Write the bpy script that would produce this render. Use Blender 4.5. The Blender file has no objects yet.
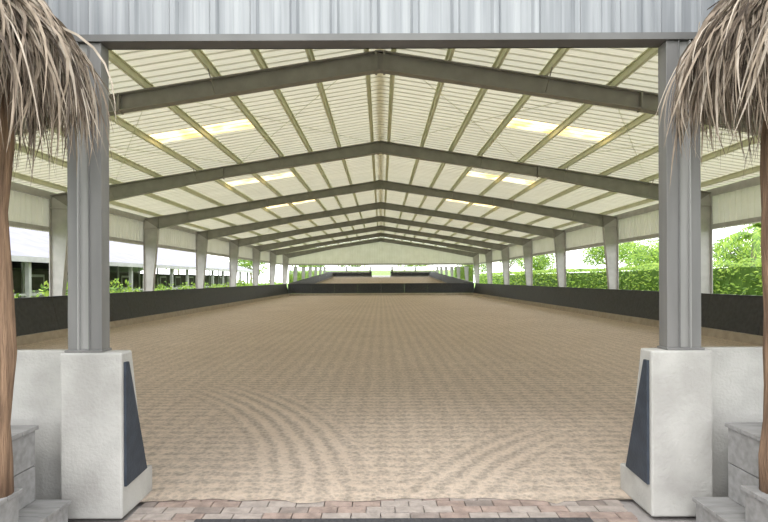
import bpy, math, random
from mathutils import Vector, noise
random.seed(7)
S=bpy.context.scene
C=bpy.data.collections.new("scene"); S.collection.children.link(C)

# ---------------- materials ----------------
def mat(name, col, col2=None, scale=5.0, rough=0.6, bump=0.0, bscale=40.0, metal=0.0, stretch=(1,1,1), spec=0.4, lo=0.35, hi=0.65, trans=0.0, tcol=(1,.98,.88)):
    m=bpy.data.materials.new(name); m.use_nodes=True
    nt=m.node_tree; b=nt.nodes["Principled BSDF"]
    b.inputs["Roughness"].default_value=rough; b.inputs["Metallic"].default_value=metal
    b.inputs["Specular IOR Level"].default_value=spec
    g=nt.nodes.new("ShaderNodeNewGeometry"); mp=nt.nodes.new("ShaderNodeMapping")
    mp.inputs["Scale"].default_value=stretch
    nt.links.new(g.outputs["Position"],mp.inputs["Vector"])
    if col2 is None: col2=tuple(c*0.85 for c in col)
    n=nt.nodes.new("ShaderNodeTexNoise"); n.inputs["Scale"].default_value=scale; n.inputs["Detail"].default_value=6
    nt.links.new(mp.outputs[0],n.inputs["Vector"])
    r=nt.nodes.new("ShaderNodeValToRGB")
    r.color_ramp.elements[0].position=lo; r.color_ramp.elements[1].position=hi
    r.color_ramp.elements[0].color=(*col2,1); r.color_ramp.elements[1].color=(*col,1)
    nt.links.new(n.outputs["Fac"],r.inputs[0]); nt.links.new(r.outputs[0],b.inputs["Base Color"])
    if bump:
        n2=nt.nodes.new("ShaderNodeTexNoise"); n2.inputs["Scale"].default_value=bscale; n2.inputs["Detail"].default_value=4
        nt.links.new(mp.outputs[0],n2.inputs["Vector"])
        bp=nt.nodes.new("ShaderNodeBump"); bp.inputs["Strength"].default_value=bump; bp.inputs["Distance"].default_value=0.02
        nt.links.new(n2.outputs["Fac"],bp.inputs["Height"]); nt.links.new(bp.outputs[0],b.inputs["Normal"])
    if trans:
        t=nt.nodes.new("ShaderNodeBsdfTranslucent"); t.inputs[0].default_value=(*tcol,1)
        mx=nt.nodes.new("ShaderNodeMixShader"); mx.inputs[0].default_value=trans
        nt.links.new(b.outputs[0],mx.inputs[1]); nt.links.new(t.outputs[0],mx.inputs[2])
        nt.links.new(mx.outputs[0],nt.nodes["Material Output"].inputs[0])
    return m

M={}
M['roof']=mat("roof_sheet",(0.90,0.88,0.75),(0.79,0.77,0.62),1.1,0.5,trans=.14,tcol=(1,.97,.80),stretch=(.4,2.5,1))
M['roof2']=mat("roof_rib_shade",(0.76,0.74,0.62),(0.66,0.64,0.51),1.1,0.5,trans=.055,tcol=(1,.97,.80))  # same sheet for the ribs, their shading painted in as a darker colour
M['purlin']=mat("purlin_paint",(0.80,0.81,0.60),(0.70,0.72,0.52),2,0.5)
M['steel']=mat("frame_grey",(0.30,0.29,0.265),(0.25,0.24,0.22),3,0.45)
M['steelc']=mat("column_grey_lit",(0.50,0.49,0.475),(0.42,0.41,0.40),3,0.45)  # frame grey again, daylight on the columns put into a paler colour
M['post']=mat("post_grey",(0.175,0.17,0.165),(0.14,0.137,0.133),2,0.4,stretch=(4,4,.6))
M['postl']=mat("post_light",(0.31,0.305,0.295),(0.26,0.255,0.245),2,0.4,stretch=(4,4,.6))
M['header']=mat("header_grey",(0.14,0.138,0.135),(0.11,0.108,0.105),3,0.5)
M['siding']=mat("siding",(0.31,0.32,0.335),(0.18,0.19,0.205),1.6,0.4,stretch=(9,9,.3))
M['sidingw']=mat("siding_inside",(0.78,0.77,0.68),(0.70,0.69,0.58),1.2,0.5,trans=.12)
M['conc']=mat("painted_concrete",(0.43,0.42,0.395),(0.33,0.32,0.30),3.5,0.8,bump=0.28,bscale=45)
M['curb']=mat("curb_tan",(0.42,0.36,0.29),(0.34,0.29,0.23),4,0.9,bump=0.4)
M['kick']=mat("kickboard_dark",(0.045,0.047,0.052),(0.022,0.024,0.028),9,0.55,bump=0.2,bscale=50,lo=.3,hi=.75)
M['kickb']=mat("kickboard_blue",(0.035,0.045,0.062),(0.025,0.032,0.045),9,0.6,bump=0.2)
M['grass']=mat("grass",(0.22,0.35,0.07),(0.14,0.25,0.05),2,0.9,bump=0.6)
M['apron']=mat("apron",(0.30,0.28,0.27),(0.24,0.22,0.21),5,0.9,bump=0.4)
M['pv1']=mat("paver_a",(0.34,0.26,0.225),(0.21,0.16,0.14),9,0.85,bump=0.6)
M['pv2']=mat("paver_b",(0.37,0.32,0.29),(0.26,0.225,0.205),9,0.85,bump=0.6)
M['pv3']=mat("paver_c",(0.26,0.215,0.195),(0.18,0.15,0.135),9,0.85,bump=0.6)
M['mat']=mat("rubber",(0.05,0.05,0.055),(0.035,0.035,0.04),30,0.8,bump=0.3)
M['wood']=mat("trunk_wood",(0.30,0.19,0.12),(0.13,0.08,0.05),4,0.8,bump=0.9,bscale=14,stretch=(7,7,.6))
M['deck']=mat("deck_grey",(0.27,0.265,0.26),(0.20,0.195,0.19),4,0.75,bump=0.2,stretch=(1,5,5))
for i,(a,b) in enumerate([((0.33,0.265,0.205),(0.20,0.155,0.115)),((0.22,0.17,0.13),(0.12,0.092,0.068)),((0.44,0.375,0.31),(0.30,0.25,0.20)),((0.09,0.065,0.048),(0.045,0.033,0.025))]):
    M['th%d'%i]=mat("palm_leaf_%d"%i,a,b,9,0.85)
M['lf0']=mat("leaf_a",(0.28,0.44,0.06),(0.18,0.31,0.04),3,0.6,trans=.3,tcol=(.35,.5,.08))
M['lf1']=mat("leaf_b",(0.40,0.54,0.09),(0.28,0.42,0.06),3,0.6,trans=.3,tcol=(.5,.62,.12))
M['lf2']=mat("leaf_c",(0.13,0.24,0.04),(0.08,0.15,0.025),3,0.6,trans=.2,tcol=(.2,.35,.06))
M['bark']=mat("bark",(0.25,0.2,0.15),(0.15,0.12,0.09),6,0.9,bump=.5)
M['broof']=mat("barn_roof",(0.22,0.215,0.26),(0.17,0.165,0.21),1,0.6)
M['bdark']=mat("barn_dark",(0.10,0.09,0.08),(0.06,0.055,0.05),2,0.8)
M['white']=mat("white_paint",(0.5,0.5,0.5),(0.42,0.42,0.42),2,0.5)
m=bpy.data.materials.new("skylight_fibreglass"); m.use_nodes=True; nt=m.node_tree; nt.nodes.clear()
o=nt.nodes.new("ShaderNodeOutputMaterial"); t=nt.nodes.new("ShaderNodeBsdfTranslucent")
w=nt.nodes.new("ShaderNodeTexNoise"); w.inputs["Scale"].default_value=1.6
r=nt.nodes.new("ShaderNodeValToRGB"); r.color_ramp.elements[0].color=(.60,.38,.14,1); r.color_ramp.elements[1].color=(.90,.70,.38,1)
r.color_ramp.elements[0].position=.35; r.color_ramp.elements[1].position=.6
g=nt.nodes.new("ShaderNodeNewGeometry"); nt.links.new(g.outputs["Position"],w.inputs["Vector"]); nt.links.new(w.outputs["Fac"],r.inputs[0]); nt.links.new(r.outputs[0],t.inputs[0])
nt.links.new(t.outputs[0],o.inputs[0]); M['sky']=m
m=bpy.data.materials.new("mirror_glass"); m.use_nodes=True; b=m.node_tree.nodes["Principled BSDF"]
b.inputs["Metallic"].default_value=1; b.inputs["Roughness"].default_value=0.02; b.inputs["Base Color"].default_value=(.88,.90,.89,1); M['mirror']=m
def sandmat():
    m=bpy.data.materials.new("arena_sand"); m.use_nodes=True; nt=m.node_tree; L=nt.links.new; N=nt.nodes.new
    b=nt.nodes["Principled BSDF"]; b.inputs["Roughness"].default_value=0.95; b.inputs["Specular IOR Level"].default_value=0.1
    g=N("ShaderNodeNewGeometry"); P=g.outputs["Position"]
    def math_(op,a,bv=None,c=None):
        n=N("ShaderNodeMath"); n.operation=op
        for i,x in enumerate((a,bv,c)):
            if x is None: continue
            if isinstance(x,(int,float)): n.inputs[i].default_value=x
            else: L(x,n.inputs[i])
        return n.outputs[0]
    def noise_(sc,det=5,rough=.5):
        n=N("ShaderNodeTexNoise"); n.inputs["Scale"].default_value=sc; n.inputs["Detail"].default_value=det; n.inputs["Roughness"].default_value=rough; L(P,n.inputs["Vector"]); return n.outputs["Fac"]
    n1=noise_(0.25); n2=noise_(55,6,.8); n3=noise_(16,4,.6); n4=noise_(1.2,3)
    v=N("ShaderNodeTexVoronoi"); v.inputs["Scale"].default_value=20.0; v.inputs["Randomness"].default_value=0.95; L(P,v.inputs["Vector"])
    def wave(t,dirn,sc,dist,loc=None):
        w=N("ShaderNodeTexWave"); w.wave_type=t
        if t=='BANDS': w.bands_direction=dirn
        else: w.rings_direction='Z'
        w.inputs["Scale"].default_value=sc; w.inputs["Distortion"].default_value=dist; w.inputs["Detail"].default_value=3; w.inputs["Detail Scale"].default_value=1.6
        if loc:
            mp=N("ShaderNodeMapping"); mp.inputs["Location"].default_value=loc; L(P,mp.inputs["Vector"]); L(mp.outputs[0],w.inputs["Vector"])
        else: L(P,w.inputs["Vector"])
        return w.outputs["Fac"]
    wy=wave('BANDS','Y',1.7,2.0); wx=wave('BANDS','X',1.2,1.8)
    wr=wave('RINGS','Z',1.6,1.1,(7.5,-3.5,0)); wr2=wave('RINGS','Z',1.6,1.1,(-5.2,-2.0,0))
    def mask(center,r0,wd):
        d=N("ShaderNodeVectorMath"); d.operation='DISTANCE'; d.inputs[1].default_value=center; L(P,d.inputs[0])
        a=math_('ABSOLUTE',math_('SUBTRACT',d.outputs["Value"],r0))
        q=N("ShaderNodeMapRange"); q.inputs["From Min"].default_value=wd*.4; q.inputs["From Max"].default_value=wd; q.inputs["To Min"].default_value=1; q.inputs["To Max"].default_value=0; L(a,q.inputs["Value"]); return q.outputs[0]
    def fade(center,r0,r1):
        d=N("ShaderNodeVectorMath"); d.operation='DISTANCE'; d.inputs[1].default_value=center; L(P,d.inputs[0])
        q=N("ShaderNodeMapRange"); q.inputs["From Min"].default_value=r0; q.inputs["From Max"].default_value=r1; q.inputs["To Min"].default_value=1; q.inputs["To Max"].default_value=0; L(d.outputs["Value"],q.inputs["Value"]); return q.outputs[0]
    k1=math_('MULTIPLY',mask((-7.5,3.5,0),7.0,.75),fade((-.9,6.6,0),1.2,3.4))
    k2=math_('MULTIPLY',mask((5.2,2.0,0),5.2,.6),fade((.9,5.2,0),.5,1.8))
    grid=math_('ADD',math_('MULTIPLY',wy,.24),math_('MULTIPLY',wx,.14))
    def mix(f,a,bv):
        n=N("ShaderNodeMix"); L(f,n.inputs[0]); L(a,n.inputs[2]); L(bv,n.inputs[3]); return n.outputs[0]
    h=mix(k1,grid,math_('MULTIPLY',wr,.46)); h=mix(k2,h,math_('MULTIPLY',wr2,.40))
    h=math_('MULTIPLY_ADD',v.outputs["Distance"],.6,h); h=math_('MULTIPLY_ADD',n2,1.2,h); h=math_('MULTIPLY_ADD',n3,.4,h)
    bp=N("ShaderNodeBump"); bp.inputs["Strength"].default_value=0.9; bp.inputs["Distance"].default_value=0.045; L(h,bp.inputs["Height"]); L(bp.outputs[0],b.inputs["Normal"])
    r=N("ShaderNodeValToRGB"); r.color_ramp.elements[0].position=0.3; r.color_ramp.elements[1].position=0.7
    r.color_ramp.elements[0].color=(0.60,0.495,0.405,1); r.color_ramp.elements[1].color=(0.70,0.59,0.495,1)
    L(math_('MULTIPLY_ADD',n4,.5,math_('MULTIPLY',n1,.5)),r.inputs[0])
    # sand just inside the gate is paler
    sp=N("ShaderNodeSeparateXYZ"); L(P,sp.inputs[0])
    pale=N("ShaderNodeMapRange"); pale.inputs["From Min"].default_value=4.3; pale.inputs["From Max"].default_value=5.6; pale.inputs["To Min"].default_value=1.10; pale.inputs["To Max"].default_value=1.0; L(sp.outputs[1],pale.inputs["Value"])
    r2=N("ShaderNodeMapRange"); r2.inputs["From Min"].default_value=0.95; r2.inputs["From Max"].default_value=1.5; r2.inputs["To Min"].default_value=0.68; r2.inputs["To Max"].default_value=1.15; L(h,r2.inputs["Value"])
    mx=N("ShaderNodeVectorMath"); mx.operation='SCALE'; L(r.outputs[0],mx.inputs[0]); L(math_('MULTIPLY',r2.outputs[0],pale.outputs[0]),mx.inputs["Scale"])
    L(mx.outputs[0],b.inputs["Base Color"])
    return m
M['sand']=sandmat()

# ---------------- mesh builder ----------------
class B:
    def __init__(s): s.v=[]; s.f=[]; s.m=[]; s.names=[]
    def mi(s,k):
        if k not in s.names: s.names.append(k)
        return s.names.index(k)
    def face(s,pts,k):
        n=len(s.v); s.v+= [tuple(p) for p in pts]; s.f.append(tuple(range(n,n+len(pts)))); s.m.append(s.mi(k))
    def hexa(s,p,k):
        n=len(s.v); s.v+=[tuple(q) for q in p]
        for f in ((0,3,2,1),(4,5,6,7),(0,1,5,4),(1,2,6,5),(2,3,7,6),(3,0,4,7)):
            s.f.append(tuple(n+i for i in f)); s.m.append(s.mi(k))
    def box(s,x0,x1,y0,y1,z0,z1,k):
        x0,x1=sorted((x0,x1)); y0,y1=sorted((y0,y1))
        s.hexa([(x0,y0,z0),(x1,y0,z0),(x1,y1,z0),(x0,y1,z0),(x0,y0,z1),(x1,y0,z1),(x1,y1,z1),(x0,y1,z1)],k)
    def prism(s,poly,axis,a,b,k):
        def P(u,v,w):
            return {'y':(u,w,v),'x':(w,u,v),'z':(u,v,w)}[axis]
        n=len(s.v); c=len(poly)
        s.v+=[P(u,v,a) for u,v in poly]+[P(u,v,b) for u,v in poly]
        i=s.mi(k)
        s.f.append(tuple(range(n,n+c))); s.m.append(i)
        s.f.append(tuple(range(n+2*c-1,n+c-1,-1))); s.m.append(i)
        for j in range(c):
            q=(j+1)%c; s.f.append((n+j,n+q,n+c+q,n+c+j)); s.m.append(i)
    def tube(s,pts,rad,k,seg=10):
        i=s.mi(k); rings=[]
        for j,p in enumerate(pts):
            p=Vector(p); d=(Vector(pts[min(j+1,len(pts)-1)])-Vector(pts[max(j-1,0)])).normalized()
            u=d.cross(Vector((0,1,0.01))).normalized(); w=d.cross(u)
            n=len(s.v); r=rad[j] if isinstance(rad,(list,tuple)) else rad
            for a in range(seg):
                t=2*math.pi*a/seg; s.v.append(tuple(p+u*r*math.cos(t)+w*r*math.sin(t)))
            rings.append(n)
        for j in range(len(rings)-1):
            for a in range(seg):
                b2=(a+1)%seg; s.f.append((rings[j]+a,rings[j]+b2,rings[j+1]+b2,rings[j+1]+a)); s.m.append(i)
        for n in (rings[0],rings[-1]): s.f.append(tuple(range(n,n+seg))); s.m.append(i)
    def make(s,name,fix=True,bevel=0,parent=None,smooth=False):
        me=bpy.data.meshes.new(name); me.from_pydata(s.v,[],s.f)
        for k in s.names: me.materials.append(M[k])
        me.polygons.foreach_set("material_index",s.m)
        if smooth: me.polygons.foreach_set("use_smooth",[True]*len(s.f))
        me.update()
        if fix:
            import bmesh
            bm=bmesh.new(); bm.from_mesh(me); bmesh.ops.recalc_face_normals(bm,faces=bm.faces); bm.to_mesh(me); bm.free()
        o=bpy.data.objects.new(name,me); C.objects.link(o)
        if bevel:
            md=o.modifiers.new("bevel",'BEVEL'); md.width=bevel; md.segments=2; md.limit_method='ANGLE'
        if parent: o.parent=parent
        return o

YF=4.1; BAY=7.6; FR=[4.3]+[YF+BAY*i for i in range(1,9)]; YE=FR[-1]
SL=0.160
def zr(x): return 6.93-SL*abs(x)
XW=12.0

# ---------------- frames ----------------
def strip(b,p,q,t,y,yw,k):
    p=Vector((p[0],p[1])); q=Vector((q[0],q[1])); d=(q-p).normalized(); n=Vector((-d.y,d.x))*t/2
    b.prism([tuple(p+n),tuple(q+n),tuple(q-n),tuple(p-n)],'y',y-yw/2,y+yw/2,k)
for y in FR:
    b=B()
    for s in (-1,1):
        O=[(11.93,0),(11.93,4.82),(5.7,5.815),(0,6.73)]
        I=[(11.60,0),(11.22,4.36),(5.7,5.46),(0,6.33)]
        def ib(x):
            return I[2][1]+(6.33-5.46)*(5.7-x)/5.7 if x<5.7 else 5.46-(x-5.7)*(5.46-4.36)/5.52
        O=[(s*x,z) for x,z in O]; I=[(s*x,z) for x,z in I]
        for j in range(3):
            k='steelc' if j==0 else 'steel'
            b.prism([I[j],O[j],O[j+1],I[j+1]],'y',y-.008,y+.008,k)
            strip(b,I[j],I[j+1],.025,y,.22,k); strip(b,O[j],O[j+1],.025,y,.22,k)
        strip(b,(s*11.22,4.36),(s*11.22,4.92),.03,y,.22,'steel')
        strip(b,(s*11.2,4.37),(s*11.93,4.37),.03,y,.22,'steelc')
        strip(b,(s*5.7,5.42),(s*5.7,5.83),.04,y,.22,'steel')
        strip(b,(s*.09,6.28),(s*.09,6.73),.05,y,.24,'steel')
        b.box(s*.0,s*.2,y-.05,y+.05,6.34,6.69,'steel')
        b.box(s*11.5,s*12.0,y-.18,y+.18,-.02,.03,'steelc')
        for px in (3.6,6.6,9.6):
            for dy in (-1,1):
                b.tube([(s*px,y+dy*.1,ib(px)+.03),(s*px,y+dy*.6,zr(px)-.13)],.012,'steel',4)
    b.make("steel_frame")

# ---------------- purlins + rods ----------------
b=B()
for s in (-1,1):
    for x in (.30,1.5,2.55,3.6,5.1,6.6,8.1,9.6,11.3):
        z=zr(x)-.02
        b.box(s*(x-.01),s*(x+.01),4.1,YE,z-.15,z,'purlin')
        b.box(s*(x-.01),s*(x+.055),4.1,YE,z-.16,z-.145,'purlin')
        b.box(s*(x-.055),s*(x+.01),4.1,YE,z-.018,z-.002,'purlin')
    b.box(s*11.9,s*12.0,4.1,YE,4.70,4.95,'steelc')
    b.box(s*11.93,s*11.99,4.1,YE,3.53,3.68,'steelc')
    for yb0 in (FR[1],FR[4]):
        for xa,xb in ((.34,5.1),(5.1,9.6)):
            b.tube([(s*xa,yb0+.1,zr(xa)-.19),(s*xb,yb0+BAY-.1,zr(xb)-.19)],.008,'purlin',5)
            b.tube([(s*xb,yb0+.1,zr(xb)-.19),(s*xa,yb0+BAY-.1,zr(xa)-.19)],.008,'purlin',5)
b.make("roof_purlins")

# ---------------- roof ----------------
def ribprof(a,bb,pitch=.3,h=.035):
    out=[]; n=max(1,round((bb-a)/pitch)); 
    for i in range(n):
        o=a+i*pitch
        out+=[(o,0),(o+.10,0),(o+.115,.006),(o+.145,.006),(o+.16,0),(o+.225,0),(o+.245,h),(o+.28,h)]
    out.append((a+n*pitch,0)); return out
roof=B(); skyl=B()
def roofstrip(bd,y0,y1,x0,x1,s,k,dz=0):
    pr=ribprof(y0,y1,h=.055)
    for i in range(len(pr)-1):
        (ya,ha),(yb,hb)=pr[i],pr[i+1]
        kk='roof2' if (k=='roof' and i%8 in (5,6,7)) else k
        bd.face([(s*x0,ya,zr(x0)+ha+dz),(s*x1,ya,zr(x1)+ha+dz),(s*x1,yb,zr(x1)+hb+dz),(s*x0,yb,zr(x0)+hb+dz)],kk)
mids=[(FR[i]+FR[i+1])/2 if i else 7.9 for i in range(8)]
starts=[3.75+round((mm-.45-3.75)/.3)*.3 for mm in mids]
for s in (-1,1):
    cur=3.75
    for st in starts:
        roofstrip(roof,cur,st,0,12.5,s,'roof')
        roofstrip(roof,st,st+.9,0,3.6,s,'roof'); roofstrip(roof,st,st+.9,6.6,12.5,s,'roof')
        roofstrip(skyl,st,st+.9,3.6,6.6,s,'sky',0)
        cur=st+.9
    roofstrip(roof,cur,3.75+round((YE+.4-3.75)/.3)*.3,0,12.5,s,'roof')
roof.make("ceiling",fix=False); skyl.make("window_skylights",fix=False)
b=B(); b.prism([(-.12,zr(.12)+.07),(0,7.02),(.12,zr(.12)+.07),(0,7.05)],'y',3.75,YE+.4,'roof'); b.make("trim_ridge_cap")

# ---------------- siding ----------------
def siding_x(y,face,zlo,k,xa=-12.3,xb=12.3):
    b=B(); pr=ribprof(xa,xb,.3,.03)
    for i in range(len(pr)-1):
        (a,ha),(c,hc)=pr[i],pr[i+1]
        b.face([(a,y+face*ha,zlo),(c,y+face*hc,zlo),(c,y+face*hc,zr(c)-.03),(a,y+face*ha,zr(a)-.03)],k)
    return b
b=siding_x(3.98,-1,3.57,'siding')
b.box(-12.2,12.2,3.94,4.09,3.525,3.575,'header'); b.box(-12.2,12.2,3.985,4.0,3.54,3.72,'header'); b.box(-12.2,12.2,4.075,4.09,3.525,3.72,'header')
b.make("wall_front",fix=False)
b=siding_x(YE+.15,-1,3.5,'sidingw'); b.box(-12,12,YE+.02,YE+.12,3.45,3.65,'steelc'); b.make("wall_back",fix=False)
for s,nm in ((-1,"wall_left"),(1,"wall_right")):
    b=B(); pr=ribprof(4.0,YE+.1,.3,.03)
    for i in range(len(pr)-1):
        (a,ha),(c,hc)=pr[i],pr[i+1]
        b.face([(s*(XW+.03+ha),a,3.5),(s*(XW+.03+hc),c,3.5),(s*(XW+.03+hc),c,4.97),(s*(XW+.03+ha),a,4.97)],'sidingw')
    b.make(nm,fix=False)

# ---------------- entrance posts & piers & low walls ----------------
for s in (-1,1):
    op=.05 if s>0 else 0.0      # right-hand jamb stands a little further out
    e=.075 if s>0 else 0.0
    q=lambda x: s*(x+op)
    b=B()
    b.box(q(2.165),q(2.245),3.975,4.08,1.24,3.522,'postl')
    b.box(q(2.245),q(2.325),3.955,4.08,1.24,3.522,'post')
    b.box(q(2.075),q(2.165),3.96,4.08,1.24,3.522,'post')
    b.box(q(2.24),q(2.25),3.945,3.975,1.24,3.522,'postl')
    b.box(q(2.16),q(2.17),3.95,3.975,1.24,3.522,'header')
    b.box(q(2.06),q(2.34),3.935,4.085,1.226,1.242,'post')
    b.make("entrance_post",bevel=.004)
    b=B()
    b.prism([(3.92,0),(4.45,0),(4.45,.22),(4.30,.24),(4.09,1.225),(3.92,1.225)],'x',s*(2.365+e),s*(1.91+e),'conc')
    b.make("entrance_pier",bevel=.014)
    b=B(); b.prism([(3.95,1.15),(3.95,.23),(4.30,.245),(4.0,1.15)],'x',s*(1.908+e),s*(1.89+e),'kickb'); b.make("kickboard_end_panel")
    b=B()
    b.prism([(4.07,0),(4.45,0),(4.45,.22),(4.30,.24),(4.14,1.225),(4.07,1.225)],'x',s*12.0,s*(2.37+e),'conc')
    b.prism([(4.305,.25),(4.335,.25),(4.13,1.2),(4.10,1.2)],'x',s*10.0,s*(1.96+e),'kick')
    b.make("arena_low_wall",bevel=.008)
for s in (-1,1):
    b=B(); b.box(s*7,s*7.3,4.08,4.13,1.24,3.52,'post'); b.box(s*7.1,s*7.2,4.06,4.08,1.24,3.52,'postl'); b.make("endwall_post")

# ---------------- arena kickboards ----------------
KE=57.0
for s in (-1,1):
    b=B()
    b.prism([(s*9.78,0),(s*9.80,.24),(s*10.05,.24),(s*10.05,0)],'y',4.45,KE+.3,'curb')
    n=22; L0=4.4; st=(KE-L0)/n
    for i in range(n):
        b.prism([(s*9.86,.25),(s*10.10,1.24),(s*10.16,1.24),(s*9.92,.25)],'y',L0+i*st+.004,L0+(i+1)*st-.004,'kick')
        b.prism([(s*9.95,.25),(s*10.12,1.2),(s*10.3,0),(s*10.2,0)],'y',L0+i*st,L0+i*st+.06,'curb')
    b.prism([(s*10.08,1.24),(s*10.08,1.27),(s*10.2,1.27),(s*10.2,1.24)],'y',L0,KE+.2,'kick')
    b.make("kickboard_wall")
b=B()
b.prism([(KE,0),(KE,.24),(KE+.28,.24),(KE+.28,0)],'x',-10,10,'curb')
for i in range(8):
    b.prism([(KE+.06,.25),(KE+.30,1.24),(KE+.36,1.24),(KE+.12,.25)],'x',-10+i*2.5+.004,-10+(i+1)*2.5-.004,'kick')
b.box(-10.1,10.1,KE+.28,KE+.42,1.24,1.27,'kick')
b.make("kickboard_wall")
# arena mirrors (leaning slightly forward so riders see their horse)
b=B(); th=math.radians(1.15); zb=1.30; H=1.75; yb=KE+.46
dy=-H*math.tan(th)
for i in range(6):
    x0=-9.9+i*3.3; x1=x0+3.29
    b.hexa([(x0,yb,zb),(x1,yb,zb),(x1,yb+.03,zb),(x0,yb+.03,zb),(x0,yb+dy,zb+H),(x1,yb+dy,zb+H),(x1,yb+dy+.03,zb+H),(x0,yb+dy+.03,zb+H)],'mirror')
    b.box(x0-.02,x0+.02,yb+.03,yb+.1,0,zb+H,'steelc')
b.box(9.9,9.95,yb-.03,yb+.1,0,zb+H,'steelc')
b.box(-9.95,9.95,yb+.04,yb+.10,zb-.06,zb+H+.04,'steel')
b.make("arena_mirror")

# ---------------- floor ----------------
b=B(); i=b.mi('sand'); nx=260; ys=[4.24,4.4,4.7,5.2,6,8,12,20,35,KE+.05]
for j,yy in enumerate(ys):
    for a in range(nx+1):
        x=-9.85+19.7*a/nx; off=0
        if j==0: off=.07*noise.noise((x*1.1,0,0))+.06*noise.noise((x*4,3,0))+.04*noise.noise((x*13,5,0))
        b.v.append((x,yy+off,.012 if j else .004))
for j in range(len(ys)-1):
    for a in range(nx):
        p=j*(nx+1)+a; b.f.append((p,p+1,p+nx+2,p+nx+1)); b.m.append(i)
b.make("floor")
b=B(); b.box(-200,200,-60,260,-.2,-.04,'grass'); b.make("lawn_ground")
b=B(); b.box(-13,13,4.3,YE+1,-.1,-.012,'curb'); b.make("arena_base_slab")
b=B(); b.box(-14,14,-8,4.3,-.1,-.03,'apron'); b.make("concrete_apron")
b=B()
yy=1.6; row=0
while yy<4.36:
    lim=1.88 if yy>3.78 else 2.14
    x=-lim-(.11 if row%2 else 0)
    while x<lim:
        xa=max(x,-lim); xe=min(x+.22,lim)
        if xe-xa>.03: b.box(xa+.004,xe-.004,yy+.004,yy+.106,-.028,random.uniform(-.002,.001),random.choice(['pv1','pv1','pv2','pv2','pv3']))
        x+=.22
    yy+=.11; row+=1
b.make("paver_path")
b=B(); b.box(-1.36,1.52,3.0,3.895,.001,.014,'mat'); 
for i in range(28): b.box(-1.34+i*.102,-1.30+i*.102,3.02,3.875,.014,.02,'mat')
b.make("rubber_mat",bevel=.003)

# ---------------- thatched huts ----------------
def hut(s,seed):
    rnd=random.Random(seed)
    b=B(); cx,cy=-3.62,3.0; a,bb=1.80,.66; ze,za=3.12,5.55
    n=40
    ring=[(cx+a*.95*math.cos(2*math.pi*i/n),cy+bb*.95*math.sin(2*math.pi*i/n),ze) for i in range(n)]
    for i in range(n):
        b.face([ring[i],ring[(i+1)%n],(cx,cy,za)],'th3')
    clumps=[(rnd.uniform(-.18,.18),rnd.uniform(.75,1.15)) for _ in range(60)]
    for k in range(8200):
        th=rnd.uniform(0,2*math.pi)
        if rnd.random()<.6: th=rnd.uniform(-1.5,1.5)
        t=rnd.random()**.55
        if rnd.random()<.5: t=rnd.uniform(.82,1.01)
        cl=clumps[int((th%(2*math.pi))/(2*math.pi)*60)%60]
        px=cx+a*t*math.cos(th); py=cy+bb*t*math.sin(th); pz=za-(za-ze)*t+rnd.uniform(0,.08)
        out=Vector((a*math.cos(th),bb*math.sin(th)*.6,0)).normalized()
        sl=Vector((out.x*.75,out.y*.75,-1.0)).normalized()
        d=(sl+Vector((rnd.gauss(0,.2),rnd.gauss(cl[0],.18),rnd.gauss(0,.14)))).normalized()
        Ln=(rnd.uniform(.34,.80) if t>.82 else rnd.uniform(.3,.58))*cl[1]
        side=d.cross(Vector((out.x,out.y,.4))).normalized()
        side=(side+Vector((rnd.gauss(0,.7),rnd.gauss(0,.7),rnd.gauss(0,.4)))).normalized()
        w=rnd.uniform(.003,.011); p=Vector((px,py,pz)); seg=6; key='th%d'%rnd.choice([0,0,0,1,1,2,2,3])
        i=b.mi(key); n0=len(b.v)
        drop=Vector((rnd.gauss(-.08,.16),rnd.gauss(0,.14),-1)); kink=Vector((rnd.gauss(0,.1),rnd.gauss(0,.1),0))
        for q in range(seg+1):
            u=q/seg; ww=w*(1-u**2.5)+.0008
            b.v.append(tuple(p-side*ww)); b.v.append(tuple(p+side*ww))
            dd=(d*(1-u)+drop*u*2.0+kink*math.sin(u*6)).normalized(); p=p+dd*Ln/seg
            if p.y>3.9: p.y=3.9
        for q in range(seg):
            j=n0+2*q; b.f.append((j,j+1,j+3,j+2)); b.m.append(i)
    if s>0: b.v=[(-x,y,z) for x,y,z in b.v]
    thatch=b.make("thatch_roof",fix=False)
    b=B(); m=-1 if s>0 else 1
    for x,y in ((-2.36,3.3),(-2.36,2.62),(-4.9,3.3),(-4.9,2.62)):
        if s>0: x-=.03
        pts=[];rr=[]
        for i in range(15):
            z=.43+(3.5-.43)*i/14
            pts.append((m*x+.015*math.sin(i*.9+x),y+.012*math.cos(i*1.3),z)); rr.append(.062+.006*math.sin(i*2.1)+.01*(1-i/14))
        b.tube(pts,rr,'wood',12)
    b.tube([(m*-2.3,3.3,3.32),(m*-5,3.3,3.32)],.05,'wood'); b.tube([(m*-2.3,2.62,3.32),(m*-5,2.62,3.32)],.05,'wood')
    posts=b.make("trunk_posts",smooth=True)
    e=bpy.data.objects.new("thatched_hut",None); C.objects.link(e)
    thatch.parent=e; posts.parent=e
    if s>0: e.location.x=.05
hut(-1,11); hut(1,29)

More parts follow.
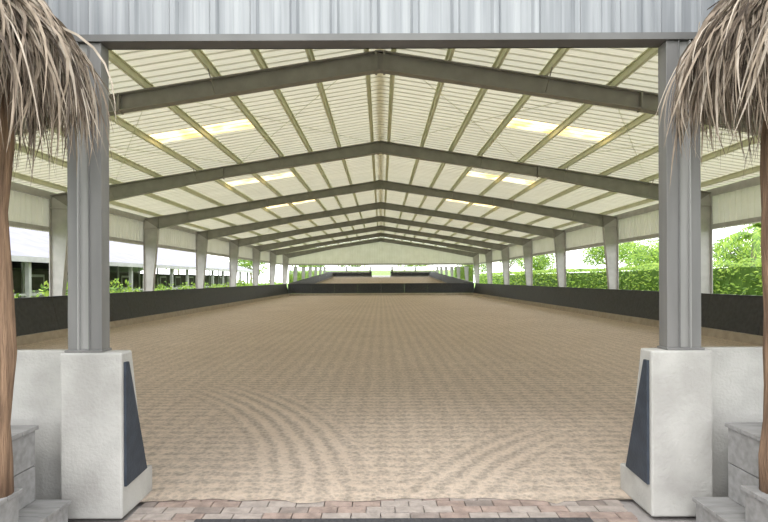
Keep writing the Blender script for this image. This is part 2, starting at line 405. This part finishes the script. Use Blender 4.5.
# ---------------- deck steps ----------------
for s in (-1,1):
    b=B()
    def planks(x0,x1,y0,y1,z0,z1,nf=2):
        n=max(1,round((y1-y0)/.14)); w=(y1-y0)/n
        for i in range(n): b.box(s*x0,s*x1,y0+i*w+.003,y0+(i+1)*w-.003,z1-.028,z1,'deck')
        h=(z1-.03-z0)/nf
        for i in range(nf):
            b.box(s*(x0+.02),s*x1,y1-.04,y1-.015,z0+i*h+.003,z0+(i+1)*h-.003,'deck')
            b.box(s*(x0+.015),s*(x0+.04),y0+.01,y1-.02,z0+i*h+.003,z0+(i+1)*h-.003,'deck')
            b.box(s*(x0+.02),s*x1,y0+.012,y0+.035,z0+i*h+.003,z0+(i+1)*h-.003,'deck')
    planks(2.21,5.2,3.25,3.80,-.03,.20,1)
    planks(2.30,5.2,2.45,3.42,.2,.43,1)
    planks(2.44,5.2,3.45,3.80,.2,.73,2)
    b.make("wooden_steps",bevel=.003)

# ---------------- vegetation ----------------
def leaves(b,c,r,n,size,keys,rnd,boxy=False):
    for k in range(n):
        if boxy:
            p=[c[j]+rnd.uniform(-r[j],r[j]) for j in range(3)]
            f=rnd.random()
            if f<.5: p[0]=c[0]+(-1 if rnd.random()<.8 else 1)*r[0]*rnd.uniform(.9,1.08)
            else: p[2]=c[2]+r[2]*rnd.uniform(.93,1.06)
            p=Vector(p)
        else:
            d=Vector((rnd.gauss(0,1),rnd.gauss(0,1),rnd.gauss(0,1))).normalized()*rnd.uniform(.55,1.05)
            p=Vector((c[0]+d.x*r[0],c[1]+d.y*r[1],c[2]+d.z*r[2]))
        u=Vector((rnd.gauss(0,1),rnd.gauss(0,1),rnd.gauss(0,1))).normalized(); v=u.orthogonal().normalized()
        L=size*rnd.uniform(.6,1.3)
        b.face([p-u*L,p-v*L*.45,p+u*L,p+v*L*.45],rnd.choice(keys))
rnd=random.Random(5)
b=B()
b.box(15.6,17.2,2,85,-.05,2.2,'lf2')
y=2
while y<85:
    dens=int(480 if y<40 else 180)
    leaves(b,(16.4,y+1.5,1.15),(.95,1.5,1.25+rnd.uniform(-.06,.12)),dens*2,.10 if y<40 else .16,['lf0','lf1','lf1','lf2'],rnd,True); y+=3
b.make("hedge",fix=False)
b=B()
y=8
while y<75:
    leaves(b,(-14.0+rnd.uniform(-.4,.4),y,.6),(.7,1.3,.95+rnd.uniform(-.2,.45)),300,.12,['lf0','lf1','lf2'],rnd); y+=rnd.uniform(1.6,3.4)
b.make("shrub_row",fix=False)
def tree(x,y,h,r,seed):
    rd=random.Random(seed); b=B()
    b.tube([(x,y,-.05),(x+.1,y,h*.3),(x-.1,y+.1,h*.6)],[.22,.17,.1],'bark',8)
    for k in range(6):
        an=rd.uniform(0,6.28); rr=rd.uniform(.3,.7)*r
        c=(x+rr*math.cos(an),y+rr*math.sin(an),h*.68+rd.uniform(-.15,.25)*h)
        b.tube([(x-.02,y,h*.45),c],[.08,.03],'bark',5)
        leaves(b,c,(r*.55,r*.55,r*.42),620,.17,['lf0','lf1','lf2'],rd)
    b.make("tree",fix=False)
for k,(x,y,h,r) in enumerate([(27,27,5.2,2.2),(33,33,5.6,2.4),(27,40,4.8,2.4),(26,50,5.4,2.8),(27,62,6,3),(24,80,6,3),(36,75,7,4),(-38,100,8,4),(-14,95,7,4),(-4,100,7,4),(6,98,6.5,4),(15,92,7,4),(24,100,8,4),(-22,90,7,3.5),(48,60,8,4)]):
    tree(x,y,h,r,100+k)
def palm(x,y,h,seed):
    rd=random.Random(seed); b=B()
    b.tube([(x,y,-.05),(x+.1,y,h*.5),(x+.25,y,h)],[.2,.15,.12],'bark',8)
    for k in range(16):
        an=k*2*math.pi/16+rd.uniform(-.2,.2); el=rd.uniform(-.1,.9); d=Vector((math.cos(an)*math.cos(el),math.sin(an)*math.cos(el),math.sin(el)))
        p=Vector((x+.25,y,h)); side=Vector((-math.sin(an),math.cos(an),0))
        for q in range(14):
            p2=p+d*.2
            for sg in (-1,1):
                tip=p+side*sg*.55*(1-q/17)+d*.2+Vector((0,0,-.25))
                b.face([p,p2,tip],rd.choice(['lf0','lf2','lf1']))
            d=(d+Vector((0,0,-.13))).normalized(); p=p2
    b.make("palm_tree",fix=False)
palm(21.5,31,4.2,1); palm(31,44,6.0,2); palm(-38,60,6.5,3)

# ---------------- barn at left ----------------
b=B()
b.prism([(-17,2.75),(-17,2.9),(-25,5.6),(-33,2.9),(-33,2.75),(-25,5.45)],'y',8,72,'broof')
b.box(-17.02,-16.96,8,72,2.65,2.92,'white')
y=8.2
while y<72:
    b.box(-17.5,-17.3,y,y+.2,-.05,2.8,'white'); b.box(-20.1,-20,y,y+.12,-.05,3.4,'white')
    b.box(-20.06,-20.0,y+.5,y+1.9,0,2.1,'white'); b.box(-20.0,-19.97,y+.65,y+1.75,1.2,1.95,'bdark')
    y+=3.6
b.box(-20.2,-20.1,8,72,-.05,2.3,'bdark'); b.box(-32.8,-32.6,8,72,-.05,2.8,'bdark')
b.box(-17.48,-17.4,8,72,1.0,1.12,'white'); b.box(-17.48,-17.4,8,72,.5,.62,'white')
b.make("stable_barn")

# ---------------- light ----------------
W=bpy.data.worlds.new("sky"); S.world=W; W.use_nodes=True; nt=W.node_tree; bg=nt.nodes["Background"]
tc=nt.nodes.new("ShaderNodeTexCoord"); sx=nt.nodes.new("ShaderNodeSeparateXYZ"); rp=nt.nodes.new("ShaderNodeValToRGB")
rp.color_ramp.elements[0].color=(.98,.99,1,1); rp.color_ramp.elements[1].color=(.92,.96,1,1)
nt.links.new(tc.outputs["Generated"],sx.inputs[0]); nt.links.new(sx.outputs[2],rp.inputs[0]); nt.links.new(rp.outputs[0],bg.inputs[0])
bg.inputs[1].default_value=3.6
sd=bpy.data.lights.new("sun",'SUN'); sd.energy=1.5; sd.angle=math.radians(25); sd.color=(1,.97,.92)
so=bpy.data.objects.new("sun",sd); C.objects.link(so); so.rotation_euler=(math.radians(40),0,math.radians(-25))
S.view_settings.view_transform='Standard'

cd=bpy.data.cameras.new("camera"); cd.sensor_width=36; cd.lens=25; cd.shift_y=18/768; cd.shift_x=3/768
cd.clip_end=1000; cd.clip_start=.05
co=bpy.data.objects.new("camera",cd); C.objects.link(co); co.location=(0,0,1.76); co.rotation_euler=(math.pi/2,.004,0)
S.camera=co
